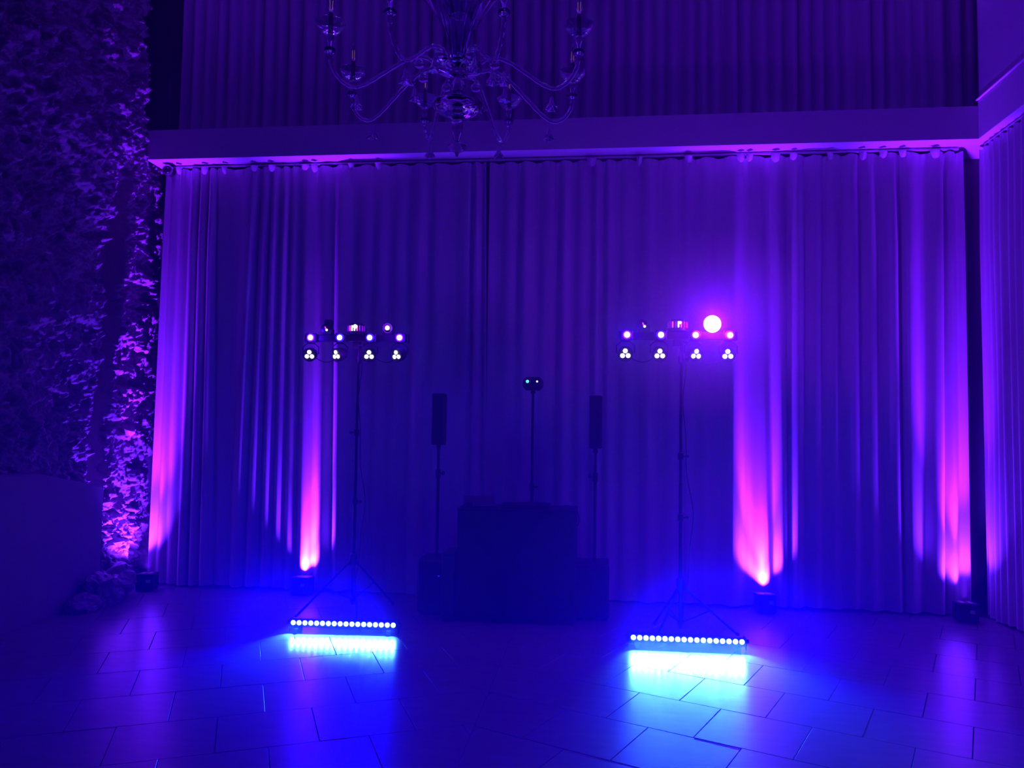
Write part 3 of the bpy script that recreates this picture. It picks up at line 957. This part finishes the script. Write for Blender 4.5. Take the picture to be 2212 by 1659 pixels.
def pendant_mesh(rho, drop):
    z = float(arm_at(rho)) - .012
    m = MB().tube([(rho, 0, z), (rho, 0, z - drop)], .0022, 6)
    m.lathe([(.004, z - drop + .01), (.010, z - drop), (.014, z - drop - .03), (.030, z - drop - .06), (.034, z - drop - .068), (.026, z - drop - .066), (.004, z - drop - .05)], (rho, 0, 0), 14,
            wave=lambda i, k: 1 + (.22 * math.cos(5 * 2 * PI * k / 14) if i in (3, 4, 5) else 0))
    me = m.mesh('pendant', True)
    me.materials.append(M_GLASS)
    return me
pend = [pendant_mesh(.60, .05), pendant_mesh(.30, .06)]
ball_me = MB().ball((.24, 0, 4.06), .034, 14, (1, 1, .8)).mesh('arm_knop', True); ball_me.materials.append(M_GLASS)
for k in range(8):
    az = math.radians(28 + 45 * k)
    def put(name, me, par, rot=False):
        o = bpy.data.objects.new(name, me)
        COL.objects.link(o)
        o.parent = par
        if rot:
            o.rotation_euler = (0, 0, az)
        return o
    a = put('arm', arm_me, ch, True)
    for nm, me in (('knop', knop), ('drip_cup', cup), ('candle', cand), ('bulb', bulb), ('filament', fil), ('pendant', pend[0]), ('pendant', pend[1]), ('arm_knop', ball_me)):
        put(nm, me, a)

# ------------------------------------------------------------------ thin party haze filling the room
hz = MB().box((-.9, 3.75, 3.85), (10.9, 11.2, 7.6)).build('haze', M_BLACK)
m = bpy.data.materials.new('haze')
m.use_nodes = True
nt = m.node_tree
nt.nodes.remove(nt.nodes['Principled BSDF'])
vs_ = nt.nodes.new('ShaderNodeVolumeScatter')
vs_.inputs['Color'].default_value = (1, 1, 1, 1)
vs_.inputs['Density'].default_value = HAZE_DENSITY
vs_.inputs['Anisotropy'].default_value = 0.55
nt.links.new(vs_.outputs[0], nt.nodes['Material Output'].inputs['Volume'])
hz.data.materials.clear()
hz.data.materials.append(m)
hz['kind'] = 'stuff'
tag(hz, 'thin haze hanging in the whole room and glowing around the lamps', 'haze')

def fog(loc, size, density, label, g=0.5):  # local haze volumes added so the glare of the lamps spreads around them
    b = MB().lathe([(max(1e-4, math.sin(PI * i / 16)), -math.cos(PI * i / 16)) for i in range(17)], n=32)
    b.v = [(x * size[0], y * size[1], z * size[2]) for x, y, z in b.v]
    mt = bpy.data.materials.new('fog')
    mt.use_nodes = True
    n_ = mt.node_tree
    n_.nodes.remove(n_.nodes['Principled BSDF'])
    v_ = n_.nodes.new('ShaderNodeVolumeScatter')
    v_.inputs['Density'].default_value = density
    v_.inputs['Anisotropy'].default_value = g
    n_.links.new(v_.outputs[0], n_.nodes['Material Output'].inputs['Volume'])
    o = b.build('fog', mt, smooth=True, loc=loc)
    o['kind'] = 'stuff'
    return tag(o, label, 'fog')

fog((-2.2, 6.9, .40), (1.35, 1.15, .95), .055, 'added fog that carries the blue glow over the left LED bar on the floor')
fog((.75, 6.9, .45), (1.55, 1.2, 1.15), .075, 'added fog that carries the blue glow over the right LED bar on the floor')
fog((1.0, 7.25, 2.9), (.95, .8, .85), .15, 'added haze standing in for the violet glare around the beam of the right light bar', .3)
